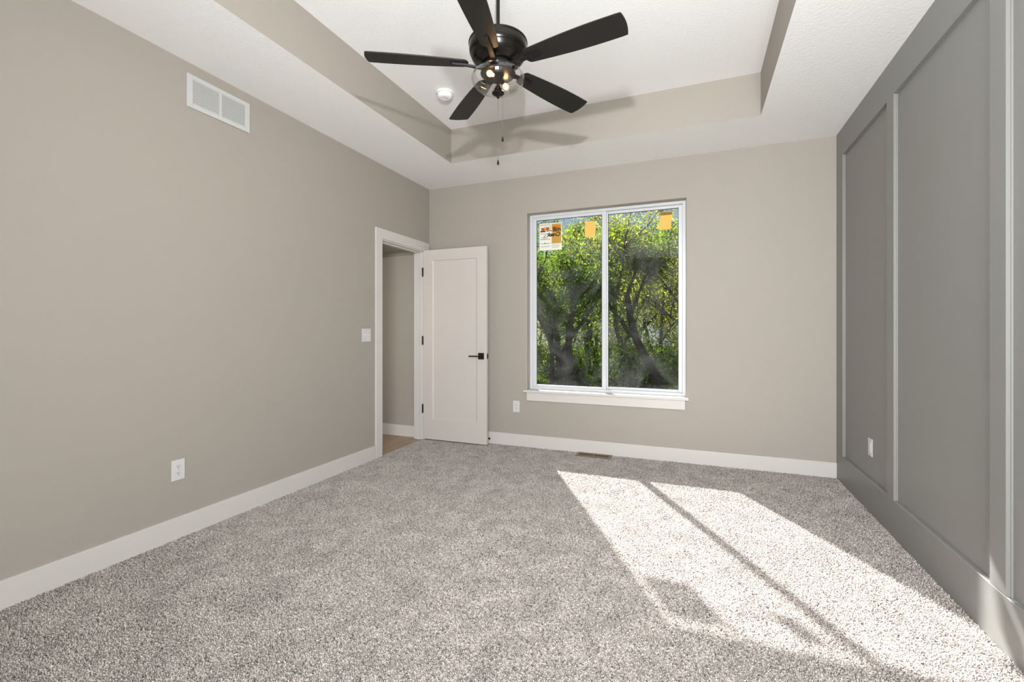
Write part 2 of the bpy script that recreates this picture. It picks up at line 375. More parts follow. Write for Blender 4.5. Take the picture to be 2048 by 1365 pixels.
# small caulked bead in the panel corners
bm = NB()
ys = sorted(YS)
for (a0, a1), (b0, b1) in zip(ys, ys[1:]):
    s_ = .004; x0, x1 = XR + .013, XR + .0195
    box(bm, x0, x1, a1, a1 + s_, .21, 2.53); box(bm, x0, x1, b0 - s_, b0, .21, 2.53)
    box(bm, x0, x1, a1, b0, 2.53 - s_, 2.53)
struct(obj('trim_12', bm, 'accent'))

# ------------------------------------------------------------------ window
FD0, FD1 = YW + .088, YW + .148
win = bpy.data.objects.new('window_1', None); C.objects.link(win); win['kind'] = 'structure'; win.location = (-.828, YW, WZ0)
wi = win.location.copy()
def wpart(name, bm, m, **k):
    for v in bm.verts: v.co -= wi
    return obj(name, bm, m, win, **k)
SZ = .577   # top of the stool
bm = NB(); f = .030
box(bm, WX0, WX0 + f, FD0, FD1, SZ, WZ1, bev=.002); box(bm, WX1 - f, WX1, FD0, FD1, SZ, WZ1, bev=.002)
box(bm, WX0 + f, WX1 - f, FD0, FD1, SZ, SZ + .026, bev=.002); box(bm, WX0 + f, WX1 - f, FD0, FD1, WZ1 - f + .004, WZ1, bev=.002)
wpart('window_frame', bm, 'vinyl')
def sash(name, x0, x1, z0, z1, wl, wr, wb, wt, y0, y1):
    bm = NB()
    box(bm, x0, x0 + wl, y0, y1, z0, z1, bev=.003); box(bm, x1 - wr, x1, y0, y1, z0, z1, bev=.003)
    box(bm, x0 + wl, x1 - wr, y0 + .001, y1, z0, z0 + wb, bev=.003); box(bm, x0 + wl, x1 - wr, y0 + .001, y1, z1 - wt, z1, bev=.003)
    return wpart(name, bm, 'vinyl')
zb, zt = SZ + .026, WZ1 - .026
lx0, lx1 = WX0 + f, -.800
sash('sliding_sash', lx0, lx1, zb, zt, .040, .040, .020, .030, FD0 + .006, FD0 + .030)
rx0, rx1 = -.815, WX1 - f
sash('fixed_sash', rx0, rx1, zb, zt, .030, .036, .026, .026, FD0 + .032, FD0 + .056)
# dark glazing gaskets
bm = NB()
def gasket(x0, x1, z0, z1, y):
    g = .004
    box(bm, x0, x0 + g, y, y + .004, z0, z1); box(bm, x1 - g, x1, y, y + .004, z0, z1); box(bm, x0 + g, x1 - g, y, y + .004, z0, z0 + g); box(bm, x0 + g, x1 - g, y, y + .004, z1 - g, z1)
LG = (lx0 + .040, lx1 - .040, zb + .020, zt - .030, FD0 + .016); RG = (rx0 + .030, rx1 - .036, zb + .026, zt - .026, FD0 + .042)
gasket(*LG); gasket(*RG); wpart('gasket', bm, 'rubber')
for g, mm in ((LG, 'pane_a'), (RG, 'pane_b')):
    bm = NB(); v = [bm.verts.new(p) for p in ((g[0] - .004, g[4] + .005, g[2] - .004), (g[1] + .004, g[4] + .005, g[2] - .004), (g[1] + .004, g[4] + .005, g[3] + .004), (g[0] - .004, g[4] + .005, g[3] + .004))]
    bm.faces.new(v)
    o = obj('glass_pane', bm, mm); o.parent = win; o.matrix_parent_inverse = Matrix.Translation(-wi)
# latch on the meeting stile
bm = NB(); box(bm, lx1 - .030, lx1 - .012, FD0 - .001, FD0 + .007, 1.40, 1.47, bev=.002); wpart('latch', bm, 'vinyl')
# stool and apron
bm = NB(); box(bm, -1.612, -.050, YW - .032, YW, SZ - .023, SZ, bev=.003); box(bm, WX0 + .0005, WX1 - .0005, YW - .002, FD0 + .004, SZ - .023, SZ)
wpart('window_sill', bm, 'trim')
bm = NB(); box(bm, -1.580, -.080, YW - .017, YW, .470, SZ - .023, bev=.002); wpart('apron', bm, 'trim')

# ------------------------------------------------------------------ papers on the glass
GY = LG[4] + .0045
st_o = thing('window_sticker', 'white and orange product sticker seen from behind in left pane', 'sticker', (-1.366, GY, 2.136))
def flat(bm, x0, x1, z0, z1, lay):   # thin printed layer, mirrored side
    y = -.0006 - .0004 * lay
    box(bm, x0, x1, y - .0003, y, z0, z1)
SW, SH = .236, .276
bm = NB(); flat(bm, -SW / 2, SW / 2, -SH / 2, SH / 2, 0); obj('sheet', bm, 'sheet', st_o)
bm = NB(); flat(bm, .012, SW / 2 - .006, -.072, SH / 2 - .010, 1); obj('orange_panel', bm, 'sheet_orange', st_o)
for a in ((.020, SW / 2 - .022, .078, .108), (-.098, -.060, .062, .096), (-.050, -.012, .066, .100), (-.07, -.03, -.010, -.004)):
    bm = NB(); flat(bm, *a, 2); obj('red_block', bm, 'sheet_red', st_o)
for z in (.122, .033, -.025, -.068):
    bm = NB(); flat(bm, -.110, -.002, z - .0018, z + .0018, 3); obj('ruled_line', bm, 'ink', st_o)
bm = NB()
flat(bm, -.110, -.055, .051, .062, 3); flat(bm, -.045, .014, .056, .063, 3); flat(bm, -.0565, -.0535, .05, .112, 3); flat(bm, -.002, .001, .06, .12, 3)
for k in range(2):
    cx = -.083 + k * .052
    for q in range(5): box(bm, cx - .016 + q * .007, cx - .012 + q * .007, -.0022, -.0019, .068 + (q % 3) * .006, .078 + (q % 3) * .007)
flat(bm, -.064, -.050, -.063, -.060, 3); flat(bm, -.064, -.061, -.072, -.060, 3); flat(bm, -.053, -.050, -.072, -.060, 3)
obj('dark_print', bm, 'ink', st_o)
bm = NB()
for q in range(6): flat(bm, -.10 + q * .016, -.092 + q * .016, -.104, -.092, 3)
for q in range(3): flat(bm, .010 + q * .003, .098 - q * .006, -.090 - q * .012, -.087 - q * .012, 3)
for q in range(4): flat(bm, -.10, -.02 - q * .01, -.004 - q * .006, -.0028 - q * .006, 3)
obj('fine_print', bm, 'ink_grey', st_o)
def text_part(body, size, x, z, parent, m, off):
    cu = bpy.data.curves.new('lettering', 'FONT'); cu.body = body; cu.size = size; cu.extrude = .0002; cu.offset = off; cu.align_x = 'LEFT'
    cu.space_character = .95; cu.resolution_u = 6
    to = bpy.data.objects.new('lettering', cu); C.objects.link(to)
    bpy.context.view_layer.update()
    me = bpy.data.meshes.new_from_object(to); bpy.data.objects.remove(to); bpy.data.curves.remove(cu)
    bm = NB(); bm.from_mesh(me); bpy.data.meshes.remove(me)
    for v in bm.verts: v.co = Vector((x - v.co.x, -.0032 + v.co.z, z + v.co.y))   # reads mirrored from inside the room
    return obj('lettering', bm, m, parent)
text_part('mill', .062, .108, .050, st_o, 'ink', .0017)
text_part('Creek', .057, .104, .002, st_o, 'ink', .0016)
bm = NB(); v = [bm.verts.new(p) for p in ((-.052, -.0034, .022), (-.045, -.0034, .022), (-.072, -.0034, -.008), (-.079, -.0034, -.008))]; bm.faces.new(v); obj('pen_stroke', bm, 'ink', st_o)

def note(label, cx, cz, w_, h_, shear, y, tape):
    t = thing('paper_note', label, 'note', (cx, y, cz), group=None)
    bm = NB(); n = 6
    rows = []
    for i in range(n + 1):
        u = i / n; z = h_ / 2 - u * h_; curl = -.0010 - .004 * u * u
        rows.append([[bm.verts.new((sx * w_ / 2 - shear * u, curl - t_, z)) for t_ in (0, .0003)] for sx in (-1, 1)])
    for a, b in zip(rows, rows[1:]):
        bm.faces.new((a[0][0], a[1][0], b[1][0], b[0][0])); bm.faces.new((a[0][1], b[0][1], b[1][1], a[1][1]))
        for s_ in (0, 1): bm.faces.new((a[s_][0], a[s_][1], b[s_][1], b[s_][0]))
    obj('paper', bm, 'note', t)
    if tape:
        bm = NB(); box(bm, -w_ / 2, w_ / 2, -.0022, -.0016, h_ / 2 - .014, h_ / 2 + .012); obj('tape', bm, 'tape', t)
    return t
note('small plain amber paper note without tape, in left pane', -.955, 2.176, .104, .150, .006, GY, False)
note('amber paper note under a brown tape strip, in right pane', -.247, 2.197, .106, .148, .016, RG[4] + .0045, True)

# ------------------------------------------------------------------ door leaf (swung fully open)
dr = bpy.data.objects.new('door_1', None); C.objects.link(dr); dr['kind'] = 'structure'; dr.location = (XL + .012, DY1 - .018, 0)
DW, DH, DT = .752, 2.026, .035
dx0, dz0 = .004, .014; dyf = -.020   # leaf front (camera) face at local y = dyf
X0, X1 = dx0, dx0 + DW; Y0, Y1 = dyf, dyf + DT
bm = NB()
pw, ptz, pbz = .112, .112, .215
px0, px1, pz0, pz1 = X0 + pw, X1 - pw, dz0 + pbz, dz0 + DH - ptz
# shaker leaf: stiles, rails, recessed panel, both sides
def leaf_side(bm, y, yin):
    o = [(X0, dz0), (X1, dz0), (X1, dz0 + DH), (X0, dz0 + DH)]; i = [(px0, pz0), (px1, pz0), (px1, pz1), (px0, pz1)]
    s_ = .010; j = [(px0 + s_, pz0 + s_), (px1 - s_, pz0 + s_), (px1 - s_, pz1 - s_), (px0 + s_, pz1 - s_)]
    L = [[bm.verts.new((a, y, b)) for a, b in o], [bm.verts.new((a, y, b)) for a, b in i], [bm.verts.new((a, yin, b)) for a, b in j]]
    for A, B in zip(L, L[1:]):
        for k in range(4): bm.faces.new((A[k], A[(k + 1) % 4], B[(k + 1) % 4], B[k]))
    bm.faces.new(L[2]); return L[0]
A = leaf_side(bm, Y0, Y0 + .008); B = leaf_side(bm, Y1, Y1 - .008)
for k in range(4): bm.faces.new((A[k], A[(k + 1) % 4], B[(k + 1) % 4], B[k]))
obj('door_leaf', bm, 'door', dr)
for z in (1.808, 1.072, .338):
    bm = NB(); lathe(bm, [(0, -.047), (.008, -.047), (.0088, -.044), (.0088, .044), (.008, .047), (0, .047)], cx=-.003, cy=Y0 - .004, cz=z, n=14)
    box(bm, -.0005, .022, Y0 - .0015, Y0 + .0005, z - .044, z + .044) if False else box(bm, -.008, .0035, Y0 - .001, Y0 + .03, z - .044, z + .044)
    obj('hinge', bm, 'black', dr, smooth=True)
hx, hz = X1 - .062, .916
bm = NB(); box(bm, hx - .032, hx + .032, Y0 - .009, Y0, hz - .033, hz + .033, bev=.0015); rs_ = obj('rosette', bm, 'black', dr)
bm = NB(); tube(bm, [(hx, Y0 - .009, hz), (hx, Y0 - .050, hz)], .009, 14); box(bm, hx - .118, hx + .010, Y0 - .058, Y0 - .046, hz - .006, hz + .006, bev=.0015); obj('lever_handle', bm, 'black', dr)
bm = NB(); box(bm, hx - .032, hx + .032, Y1, Y1 + .009, hz - .033, hz + .033, bev=.0015); tube(bm, [(hx, Y1 + .009, hz), (hx, Y1 + .045, hz)], .009, 14); box(bm, hx - .118, hx + .010, Y1 + .040, Y1 + .050, hz - .006, hz + .006, bev=.0015); obj('lever_handle', bm, 'black', dr)
bm = NB(); box(bm, X1 - .0005, X1 + .0015, Y0 + .005, Y1 - .005, hz - .028, hz + .028); box(bm, X1 + .001, X1 + .009, Y0 + .011, Y1 - .012, hz - .008, hz + .008, bev=.002); obj('latch_plate', bm, 'black', dr)

# door stop screwed to the baseboard
ds = thing('door_stop', 'black rubber-tipped door stop on the baseboard beside the open door', 'door stop', (-1.995, YW - .014, .048))
bm = NB(); lathe(bm, [(0, 0), (.012, 0), (.012, .003), (.004, .005), (.004, .050)], n=16)
bmesh.ops.rotate(bm, verts=bm.verts[:], cent=(0, 0, 0), matrix=Matrix.Rotation(PI / 2, 3, 'X')); obj('stem', bm, 'black', ds, smooth=True)
bm = NB(); lathe(bm, [(.004, .048), (.009, .049), (.010, .052), (.010, .062), (.008, .065), (0, .065)], n=16)
bmesh.ops.rotate(bm, verts=bm.verts[:], cent=(0, 0, 0), matrix=Matrix.Rotation(PI / 2, 3, 'X')); obj('rubber_tip', bm, 'rubber', ds, smooth=True)

# ------------------------------------------------------------------ electrical (built facing -Y, i.e. on the window wall)
def outlet(label, loc, rotz, style='duplex', group='duplex wall outlets'):
    t = thing('wall_outlet', label, 'outlet', loc, (0, 0, rotz), group)
    bm = NB(); box(bm, -.036, .036, -.0055, 0, -.058, .058, bev=.002); obj('cover_plate', bm, 'plastic', t)
    if style == 'duplex':
        for s_ in (-1, 1):
            cz = s_ * .0195
            bm = NB(); pts = []
            for k in range(20):
                a = 2 * PI * k / 20; pts.append((max(-.0165, min(.0165, .0185 * math.cos(a))), max(-.0135, min(.0135, .0165 * math.sin(a)))))
            prism(bm, pts, .0055, .0078)
            for v in bm.verts: v.co = Vector((v.co.x, -v.co.z, v.co.y + cz))
            r = obj('receptacle', bm, 'plastic', t)
            bm = NB(); box(bm, -.0075, -.0050, -.0083, -.0070, cz - .001, cz + .008); box(bm, .0050, .0072, -.0083, -.0070, cz, cz + .007)
            tube(bm, [(0, -.0070, cz - .0065), (0, -.0083, cz - .0065)], .0026, 10)
            obj('slots', bm, 'socket', r)
        bm = NB(); tube(bm, [(0, -.005, 0), (0, -.0068, 0)], .0032, 12); obj('screw', bm, 'screw', t)
    else:
        bm = NB(); box(bm, -.0165, .0165, -.0080, -.005, -.0335, .0335, bev=.001); r = obj('receptacle', bm, 'plastic', t)
        for cz in (-.019, .019):
            bm = NB(); box(bm, -.0075, -.0050, -.0084, -.0076, cz - .001, cz + .008); box(bm, .0050, .0072, -.0084, -.0076, cz, cz + .007); tube(bm, [(0, -.0076, cz - .0065), (0, -.0084, cz - .0065)], .0026, 10)
            obj('slots', bm, 'screw', r)
    return t
outlet('white duplex outlet low on the long left wall', (XL, 1.707, .386), PI / 2)
outlet('white duplex outlet low on the wall under the left corner of the window', (-1.697, YW, .400), 0)
outlet('white rectangular outlet low on the dark grey panelled wall', (XR + .019, 3.655, .413), -PI / 2, 'decora', 'panelled wall outlets')
sw = thing('light_switch', 'white double switch plate on the wall left of the doorway', 'light switch', (XL, 3.312, 1.137), (0, 0, PI / 2))
bm = NB(); box(bm, -.058, .058, -.0055, 0, -.058, .058, bev=.002); obj('cover_plate', bm, 'plastic', sw)
for s_ in (-1, 1):
    bm = NB(); cx = s_ * .023
    vs_ = box(bm, cx - .0045, cx + .0045, -.0130, -.005, -.0105, .0105, bev=.001); 
    for v in bm.verts:
        if v.co.y < -.009: v.co.z += .004
    tg = obj('toggle', bm, 'plastic', sw)
    bm = NB(); box(bm, cx - .0052, cx + .0052, -.0060, -.0054, -.012, .012); obj('toggle_slot', bm, 'screw', sw)
    bm = NB()
    bm.free()
    for z in (-.030, .030):
        bm = NB(); tube(bm, [(cx, -.005, z), (cx, -.0064, z)], .003, 10); obj('screw', bm, 'screw', sw)

# return-air grille, built facing -Y then turned onto the left wall
vg = thing('return_air_grille', 'white slatted air return grille high on the left wall', 'vent', (XL, 1.955, 2.578), (0, 0, PI / 2))
VW, VH = .200, .097
bm = NB()
ix, iz0, iz1 = .168, -.068, .070
box(bm, -VW, -ix, -.008, 0, -VH, VH, bev=.002); box(bm, ix, VW, -.008, 0, -VH, VH, bev=.002)
box(bm, -ix, ix, -.0078, 0, iz1, VH, bev=.002); box(bm, -ix, ix, -.0078, 0, -VH, iz0, bev=.002); box(bm, -.008, .008, -.0075, 0, iz0, iz1)
obj('grille_frame', bm, 'vent', vg)
for s_ in (-1, 1):
    bm = NB(); a, b = (s_ * .008, s_ * ix) if s_ > 0 else (-ix, -.008)
    n = 12
    for k in range(n):
        z = iz0 + (k + .5) * (iz1 - iz0) / n
        v = [bm.verts.new(p) for p in ((a, -.0072, z + .0040), (b, -.0072, z + .0040), (b, -.0012, z - .0026), (a, -.0012, z - .0026), (a, -.0066, z + .0046), (b, -.0066, z + .0046), (b, -.0004, z - .0020), (a, -.0004, z - .0020))]
        for q in ((0, 1, 2, 3), (4, 7, 6, 5), (0, 4, 5, 1), (3, 2, 6, 7), (0, 3, 7, 4), (1, 5, 6, 2)): bm.faces.new([v[i] for i in q])
    obj('louvres', bm, 'vent', vg)
bm = NB(); box(bm, -ix, ix, -.0006, -.0001, iz0, iz1); obj('duct_opening', bm, 'duct', vg)
for x in (-.187, .187):
    bm = NB(); tube(bm, [(x, -.0075, 0), (x, -.0092, 0)], .0035, 10); obj('screw', bm, 'screw', vg)

# smoke detector
sm = thing('smoke_detector', 'round white smoke detector on the raised tray ceiling', 'smoke detector', (-1.826, 3.141, TZ))
bm = NB(); lathe(bm, [(0, 0), (.066, 0), (.067, -.004), (.066, -.012), (.060, -.014)], n=48); obj('mounting_base', bm, 'smoke', sm, smooth=True)
bm = NB(); lathe(bm, [(.056, -.012), (.0585, -.0145), (.0585, -.030), (.054, -.040), (.044, -.046), (.030, -.048), (.022, -.0465), (0, -.0465)], n=48); obj('sensor_body', bm, 'smoke', sm, smooth=True)
bm = NB(); lathe(bm, [(.012, -.046), (.011, -.0495), (0, -.050)], cx=.015, n=20); obj('test_button', bm, 'plastic', sm, smooth=True)
bm = NB(); lathe(bm, [(.058, -.0128), (.0592, -.0132), (.0592, -.0146), (.058, -.015)], n=48); obj('seam_ring', bm, 'screw', sm, smooth=True)

# floor register
RX0, RX1, RY0, RY1 = -1.047, -.718, 4.214, 4.335
rg = thing('floor_register', 'brown metal floor register in the carpet under the window', 'floor vent', ((RX0 + RX1) / 2, (RY0 + RY1) / 2, 0))
bm = NB(); hw, hd = (RX1 - RX0) / 2, (RY1 - RY0) / 2
iw, idp = hw - .026, hd - .028
box(bm, -hw, -iw, -hd, hd, -.004, .006, bev=.002); box(bm, iw, hw, -hd, hd, -.004, .006, bev=.002)
box(bm, -iw, iw, -hd, -idp, -.004, .006, bev=.002); box(bm, -iw, iw, idp, hd, -.004, .006, bev=.002); box(bm, -.007, .007, -idp, idp, -.004, .0058)
obj('register_frame', bm, 'register', rg)
for s_ in (-1, 1):
    bm = NB(); n = 12
    for k in range(n):
        x = s_ * (.007 + (k + .5) * (iw - .007) / n)
        box(bm, x - .0022, x + .0022, -idp, idp, -.003, .0045)
        if s_ < 0: box(bm, x - .0028, x + .0050, -idp, idp, -.003, -.002)
    obj('louvres', bm, 'register', rg)
bm = NB(); box(bm, -iw, iw, -idp, idp, -.0055, -.0045); obj('duct_opening', bm, 'duct', rg)

# ------------------------------------------------------------------ ceiling fan
FX, FY = -.937, 2.148
fan = thing('ceiling_fan', 'black five-blade ceiling fan with clear glass light bowl hanging from tray ceiling', 'ceiling fan', (FX, FY, TZ))
KF = math.hypot(FX, FY) / math.hypot(.956, 2.191)
def fz(z): return (CAM_H + (z - CAM_H) * KF - TZ) if z < 2.75 else z - TZ
def flathe(name, prof, m, n=56, parent=fan, cx=0, cy=0, smooth=True):
    bm = NB(); lathe(bm, [(r, fz(z)) for r, z in prof], cx=cx, cy=cy, n=n); return obj(name, bm, m, parent, smooth=smooth)
flathe('canopy', [(0, TZ), (.062, TZ), (.064, TZ - .006), (.060, TZ - .030), (.045, TZ - .052), (.022, TZ - .060), (0, TZ - .060)], 'bronze')
flathe('downrod', [(0, TZ - .055), (.0095, TZ - .055), (.0095, 2.700), (0, 2.700)], 'bronze', n=20)
flathe('rod_collar', [(0, 2.735), (.018, 2.735), (.022, 2.730), (.024, 2.700), (.030, 2.690), (0, 2.688)], 'bronze', n=28)
mh = flathe('motor_housing', [(0, 2.690), (.100, 2.690), (.143, 2.688), (.1505, 2.683), (.1515, 2.676), (.1485, 2.672), (.1490, 2.664), (.1480, 2.645), (.1440, 2.628), (.1420, 2.626), (.1380, 2.610), (.128, 2.594), (.112, 2.582), (.092, 2.576), (.088, 2.571), (0, 2.571)], 'bronze')
bm = NB(); lathe(bm, [(.1425, fz(2.6285)), (.1448, fz(2.627)), (.1425, fz(2.6245))], n=56); obj('trim_ring', bm, 'bronze', mh, smooth=True)
flathe('flywheel', [(0, 2.571), (.070, 2.571), (.073, 2.566), (.073, 2.556), (.068, 2.552), (0, 2.552)], 'black')
flathe('switch_housing', [(0, 2.552), (.048, 2.552), (.052, 2.546), (.052, 2.532), (.084, 2.528), (.090, 2.522), (.086, 2.517), (0, 2.516)], 'bronze')
# glass bowl
bowl = flathe('glass_bowl', [(.118, 2.5235), (.124, 2.520), (.1315, 2.511), (.1355, 2.499), (.134, 2.486), (.127, 2.470), (.113, 2.455), (.092, 2.444), (.065, 2.437), (.035, 2.4345), (.012, 2.434)], 'glass')
bsol = bowl.modifiers.new('thickness', 'SOLIDIFY'); bsol.thickness = .0028; bsol.offset = 0
bm = NB()
ring = [(.118 + .0022 * math.cos(2 * PI * k / 10), fz(2.5235) + .0022 * math.sin(2 * PI * k / 10)) for k in range(11)]
lathe(bm, ring, n=56); obj('rim', bm, 'glass', bowl, smooth=True)
flathe('centre_stem', [(0, 2.516), (.009, 2.516), (.009, 2.460), (.014, 2.452), (.020, 2.444), (.018, 2.436), (0, 2.436)], 'bronze', n=24)
fin = flathe('finial', [(0, 2.4345), (.016, 2.4345), (.024, 2.431), (.031, 2.424), (.0315, 2.420), (.027, 2.414), (.013, 2.409), (.0075, 2.406), (.0075, 2.398), (.004, 2.394), (0, 2.394)], 'bronze', n=32)
fwv = Vector((-math.sin(YAW), math.cos(YAW), 0)); rtv = Vector((math.cos(YAW), math.sin(YAW), 0))
for s_ in (-1, 1):
    dirv = (fwv * .054 + rtv * .034).normalized() * s_
    c0 = dirv * .012 + Vector((0, 0, fz(2.503)))
    bm = NB(); ax = (dirv + Vector((0, 0, -.22))).normalized()
    tube(bm, [c0, c0 + ax * .030], .0125, 16); sk = obj('lamp_socket', bm, 'bronze', fan, smooth=True)
    bm = NB(); tube(bm, [c0 + ax * .030, c0 + ax * .036], .0095, 14); obj('bulb_cap', bm, 'brass', sk, smooth=True)
    bm = NB(); prof = [(.008, .034), (.009, .040), (.013, .050), (.0165, .060), (.0165, .068), (.012, .078), (.005, .083), (0, .084)]
    lathe(bm, prof, n=20); q = Vector((0, 0, 1)).rotation_difference(ax)
    for v in bm.verts: v.co = q @ v.co + c0
    bl = obj('bulb', bm, 'amber_glass', sk, smooth=True)
    bm = NB(); lathe(bm, [(0, .042), (.0075, .047), (.0115, .056), (.0115, .066), (.0070, .074), (0, .077)], n=18)
    for v in bm.verts: v.co = q @ v.co + c0
    obj('filament', bm, 'bulb', bl, smooth=True)
# blades
TH, R_, ZB = -.132, .653, 2.540
def blade_shape():
    bm = NB()
    r0, r1 = .158, R_ ; n = 22
    up, lo = [], []
    for i in range(n + 1):
        u = i / n; r = r0 + (r1 - r0) * u
        wv = .043 + .021 * math.sin(min(1, u * 1.18) * PI / 2) + (.002 * math.sin(u * PI))
        up.append((r, wv)); lo.append((r, -wv))
    # rounded root corners, bowed tip with small corner radii
    root = [(r0 + .0, -.030), (r0 - .006, -.018), (r0 - .006, .018), (r0 + .0, .030)]
    up[0] = (r0 + .010, .043); lo[0] = (r0 + .010, -.043)
    tip = []
    wt_ = up[-1][1]
    for k in range(0, 13):
        a = -1 + 2 * k / 12; tip.append((r1 + .010 * (1 - a * a), a * wt_))
    pts = lo[:-1] + tip + up[:-1][::-1] + root[::-1]
    prism(bm, pts, -.0028, .0028)
    ed = [e for e in bm.edges if abs(e.verts[0].co.z - e.verts[1].co.z) < 1e-6 and len(e.link_faces) == 2]
    bmesh.ops.bevel(bm, geom=ed, offset=.0016, segments=2, affect='EDGES')
    return bm
def make_blade():
    b = obj('blade', blade_shape(), 'blade', fan, smooth=True)
    bm = NB()   # blade arm: flat tapering strap from the flywheel to under the blade
    P = [(.052, -.016, .019), (.090, -.018, .016), (.135, -.012, .0125), (.165, -.0085, .012), (.215, -.0075, .011), (.232, -.0070, .010)]
    rr = [[bm.verts.new((x, s1 * hw_, z + s2 * .0042)) for s1, s2 in ((-1, -1), (1, -1), (1, 1), (-1, 1))] for x, z, hw_ in P]
    for A_, B_ in zip(rr, rr[1:]):
        for k in range(4): bm.faces.new((A_[k], A_[(k + 1) % 4], B_[(k + 1) % 4], B_[k]))
    bm.faces.new(rr[0]); bm.faces.new(rr[-1])
    bmesh.ops.bevel(bm, geom=bm.edges[:], offset=.0016, segments=2, affect='EDGES')
    tube(bm, [(.232, 0, -.0110), (.232, 0, -.003)], .010, 18)
    a = obj('blade_arm', bm, 'black', b, smooth=True)
    for x in (.175, .205):
        bm = NB(); tube(bm, [(x, 0, -.0128), (x, 0, -.0105)], .0035, 10); obj('screw', bm, 'bronze', b)
    return b
b0 = make_blade(); blades = [b0]
for k in range(1, 5):
    c = b0.copy(); C.objects.link(c)
    for ch in [o for o in bpy.data.objects if o.parent == b0]:
        d = ch.copy(); C.objects.link(d); d.parent = c
    blades.append(c)
for k, b in enumerate(blades):
    b.parent = fan; b.matrix_parent_inverse = Matrix.Identity(4)
    b.rotation_mode = 'XYZ'
    b.rotation_euler = (-math.radians(10.8), 0, TH + k * 2 * PI / 5)   # Euler XYZ: pitch about the blade's own axis, then heading
    b.location = (0, 0, ZB - TZ)
# pull chains
def chain(name, x, y, ztop, zbot, zbead, label=None):
    bm = NB(); tube(bm, [(x, y, fz(ztop)), (x, y, fz(zbot + .022))], .00095, 6)
    zz = ztop
    bmesh.ops.create_icosphere(bm, subdivisions=1, radius=.0028, matrix=Matrix.Translation((x, y, fz(zbead))))
    c = obj(name, bm, 'chain', fan)
    bm = NB(); lathe(bm, [(0, fz(zbot + .026)), (.0025, fz(zbot + .025)), (.0038, fz(zbot + .018)), (.0058, fz(zbot + .008)), (.0052, fz(zbot + .002)), (0, fz(zbot))], cx=x, cy=y, n=18)
    obj('pull_pendant', bm, 'bronze', c, smooth=True)
chain('pull_chain', 0, 0, 2.396, 2.046, 2.253)
cxy = rtv * .0235
chain('pull_chain', cxy.x, cxy.y, 2.420, 2.168, 2.378)

# ------------------------------------------------------------------ carpet pile
def carpet_pile():
    rng = np.random.default_rng(3)
    P = []
    for (y0, y1, sp) in ((.55, 2.2, .0058), (2.2, 3.2, .0068), (3.2, YW - .014, .0080)):
        x = np.arange(XL + .014, XR, sp); y = np.arange(y0, y1, sp); X, Y = np.meshgrid(x, y)
        q = np.stack([X.ravel(), Y.ravel()], 1) + rng.uniform(-.5, .5, (X.size, 2)) * sp * 1.1
        P.append(np.concatenate([q, np.full((len(q), 1), sp)], 1))
    x = np.arange(XL - .004, XL + .014, .006); y = np.arange(DY0 + .02, DY1 - .02, .006); X, Y = np.meshgrid(x, y)
    P.append(np.stack([X.ravel(), Y.ravel(), np.full(X.size, .0068)], 1))
    P = np.concatenate(P)
    P[:, 0] = np.clip(P[:, 0], XL - .006, XR - .002)
    keep = ~((P[:, 0] > RX0) & (P[:, 0] < RX1) & (P[:, 1] > RY0) & (P[:, 1] < RY1)) & (P[:, 1] < YW - .016)
    P = P[keep]; n = len(P); sp = P[:, 2:3]
    th = rng.uniform(0, 2 * PI, n); la = rng.uniform(0, 2 * PI, n); lm_ = rng.uniform(.0, 1.0, n) * sp[:, 0] * 1.25
    hh = rng.uniform(.003, .0095, n); rad = sp[:, 0] * rng.uniform(.48, .75, n)
    V = np.zeros((n, 7, 3))
    for k in range(3):
        a = th + k * 2 * PI / 3
        V[:, k, 0] = P[:, 0] + np.cos(a) * rad * .8; V[:, k, 1] = P[:, 1] + np.sin(a) * rad * .8; V[:, k, 2] = -.007
        V[:, 3 + k, 0] = P[:, 0] + np.cos(a + .7) * rad + np.cos(la) * lm_ * .45; V[:, 3 + k, 1] = P[:, 1] + np.sin(a + .7) * rad + np.sin(la) * lm_ * .45; V[:, 3 + k, 2] = -.006 + hh * .62
    V[:, 6, 0] = P[:, 0] + np.cos(la) * lm_; V[:, 6, 1] = P[:, 1] + np.sin(la) * lm_; V[:, 6, 2] = -.006 + hh
    tri = np.array([[3, 4, 6], [4, 5, 6], [5, 3, 6]]); quad = np.array([[0, 1, 4, 3], [1, 2, 5, 4], [2, 0, 3, 5]])
    base = (np.arange(n) * 7)[:, None, None]
    T_ = (base + tri).reshape(n, -1); Q_ = (base + quad).reshape(n, -1)
    loops = np.concatenate([T_, Q_], 1).ravel()
    tot = np.tile(np.array([3, 3, 3, 4, 4, 4]), n); start = np.concatenate([[0], np.cumsum(tot)[:-1]])
    me = bpy.data.meshes.new('carpet'); me.vertices.add(n * 7); me.vertices.foreach_set('co', V.ravel().astype(np.float32))
    me.loops.add(len(loops)); me.loops.foreach_set('vertex_index', loops.astype(np.int32))
    me.polygons.add(len(tot)); me.polygons.foreach_set('loop_start', start.astype(np.int32)); me.polygons.foreach_set('loop_total', tot.astype(np.int32))
    me.update(calc_edges=True); me.materials.append(M['carpet'])
    o = bpy.data.objects.new('carpet', me); C.objects.link(o)
    tag(o, 'greige shaggy cut-pile carpet covering the whole bedroom floor', 'carpet', kind='stuff')
    return o
carpet_pile()

# ------------------------------------------------------------------ outdoors
GZ = -.45
bm = NB()
N = 40
rngg = random.Random(5)
grid = [[bm.verts.new((-30 + 50 * i / N, YW + .3 + 45 * j / N, GZ + (.0 if j < 3 else rngg.uniform(-.05, .08)))) for i in range(N + 1)] for j in range(N + 1)]
for j in range(N):
    for i in range(N): bm.faces.new((grid[j][i], grid[j][i + 1], grid[j + 1][i + 1], grid[j + 1][i]))
g = obj('ground_outside', bm, 'grass', smooth=True); struct(g)

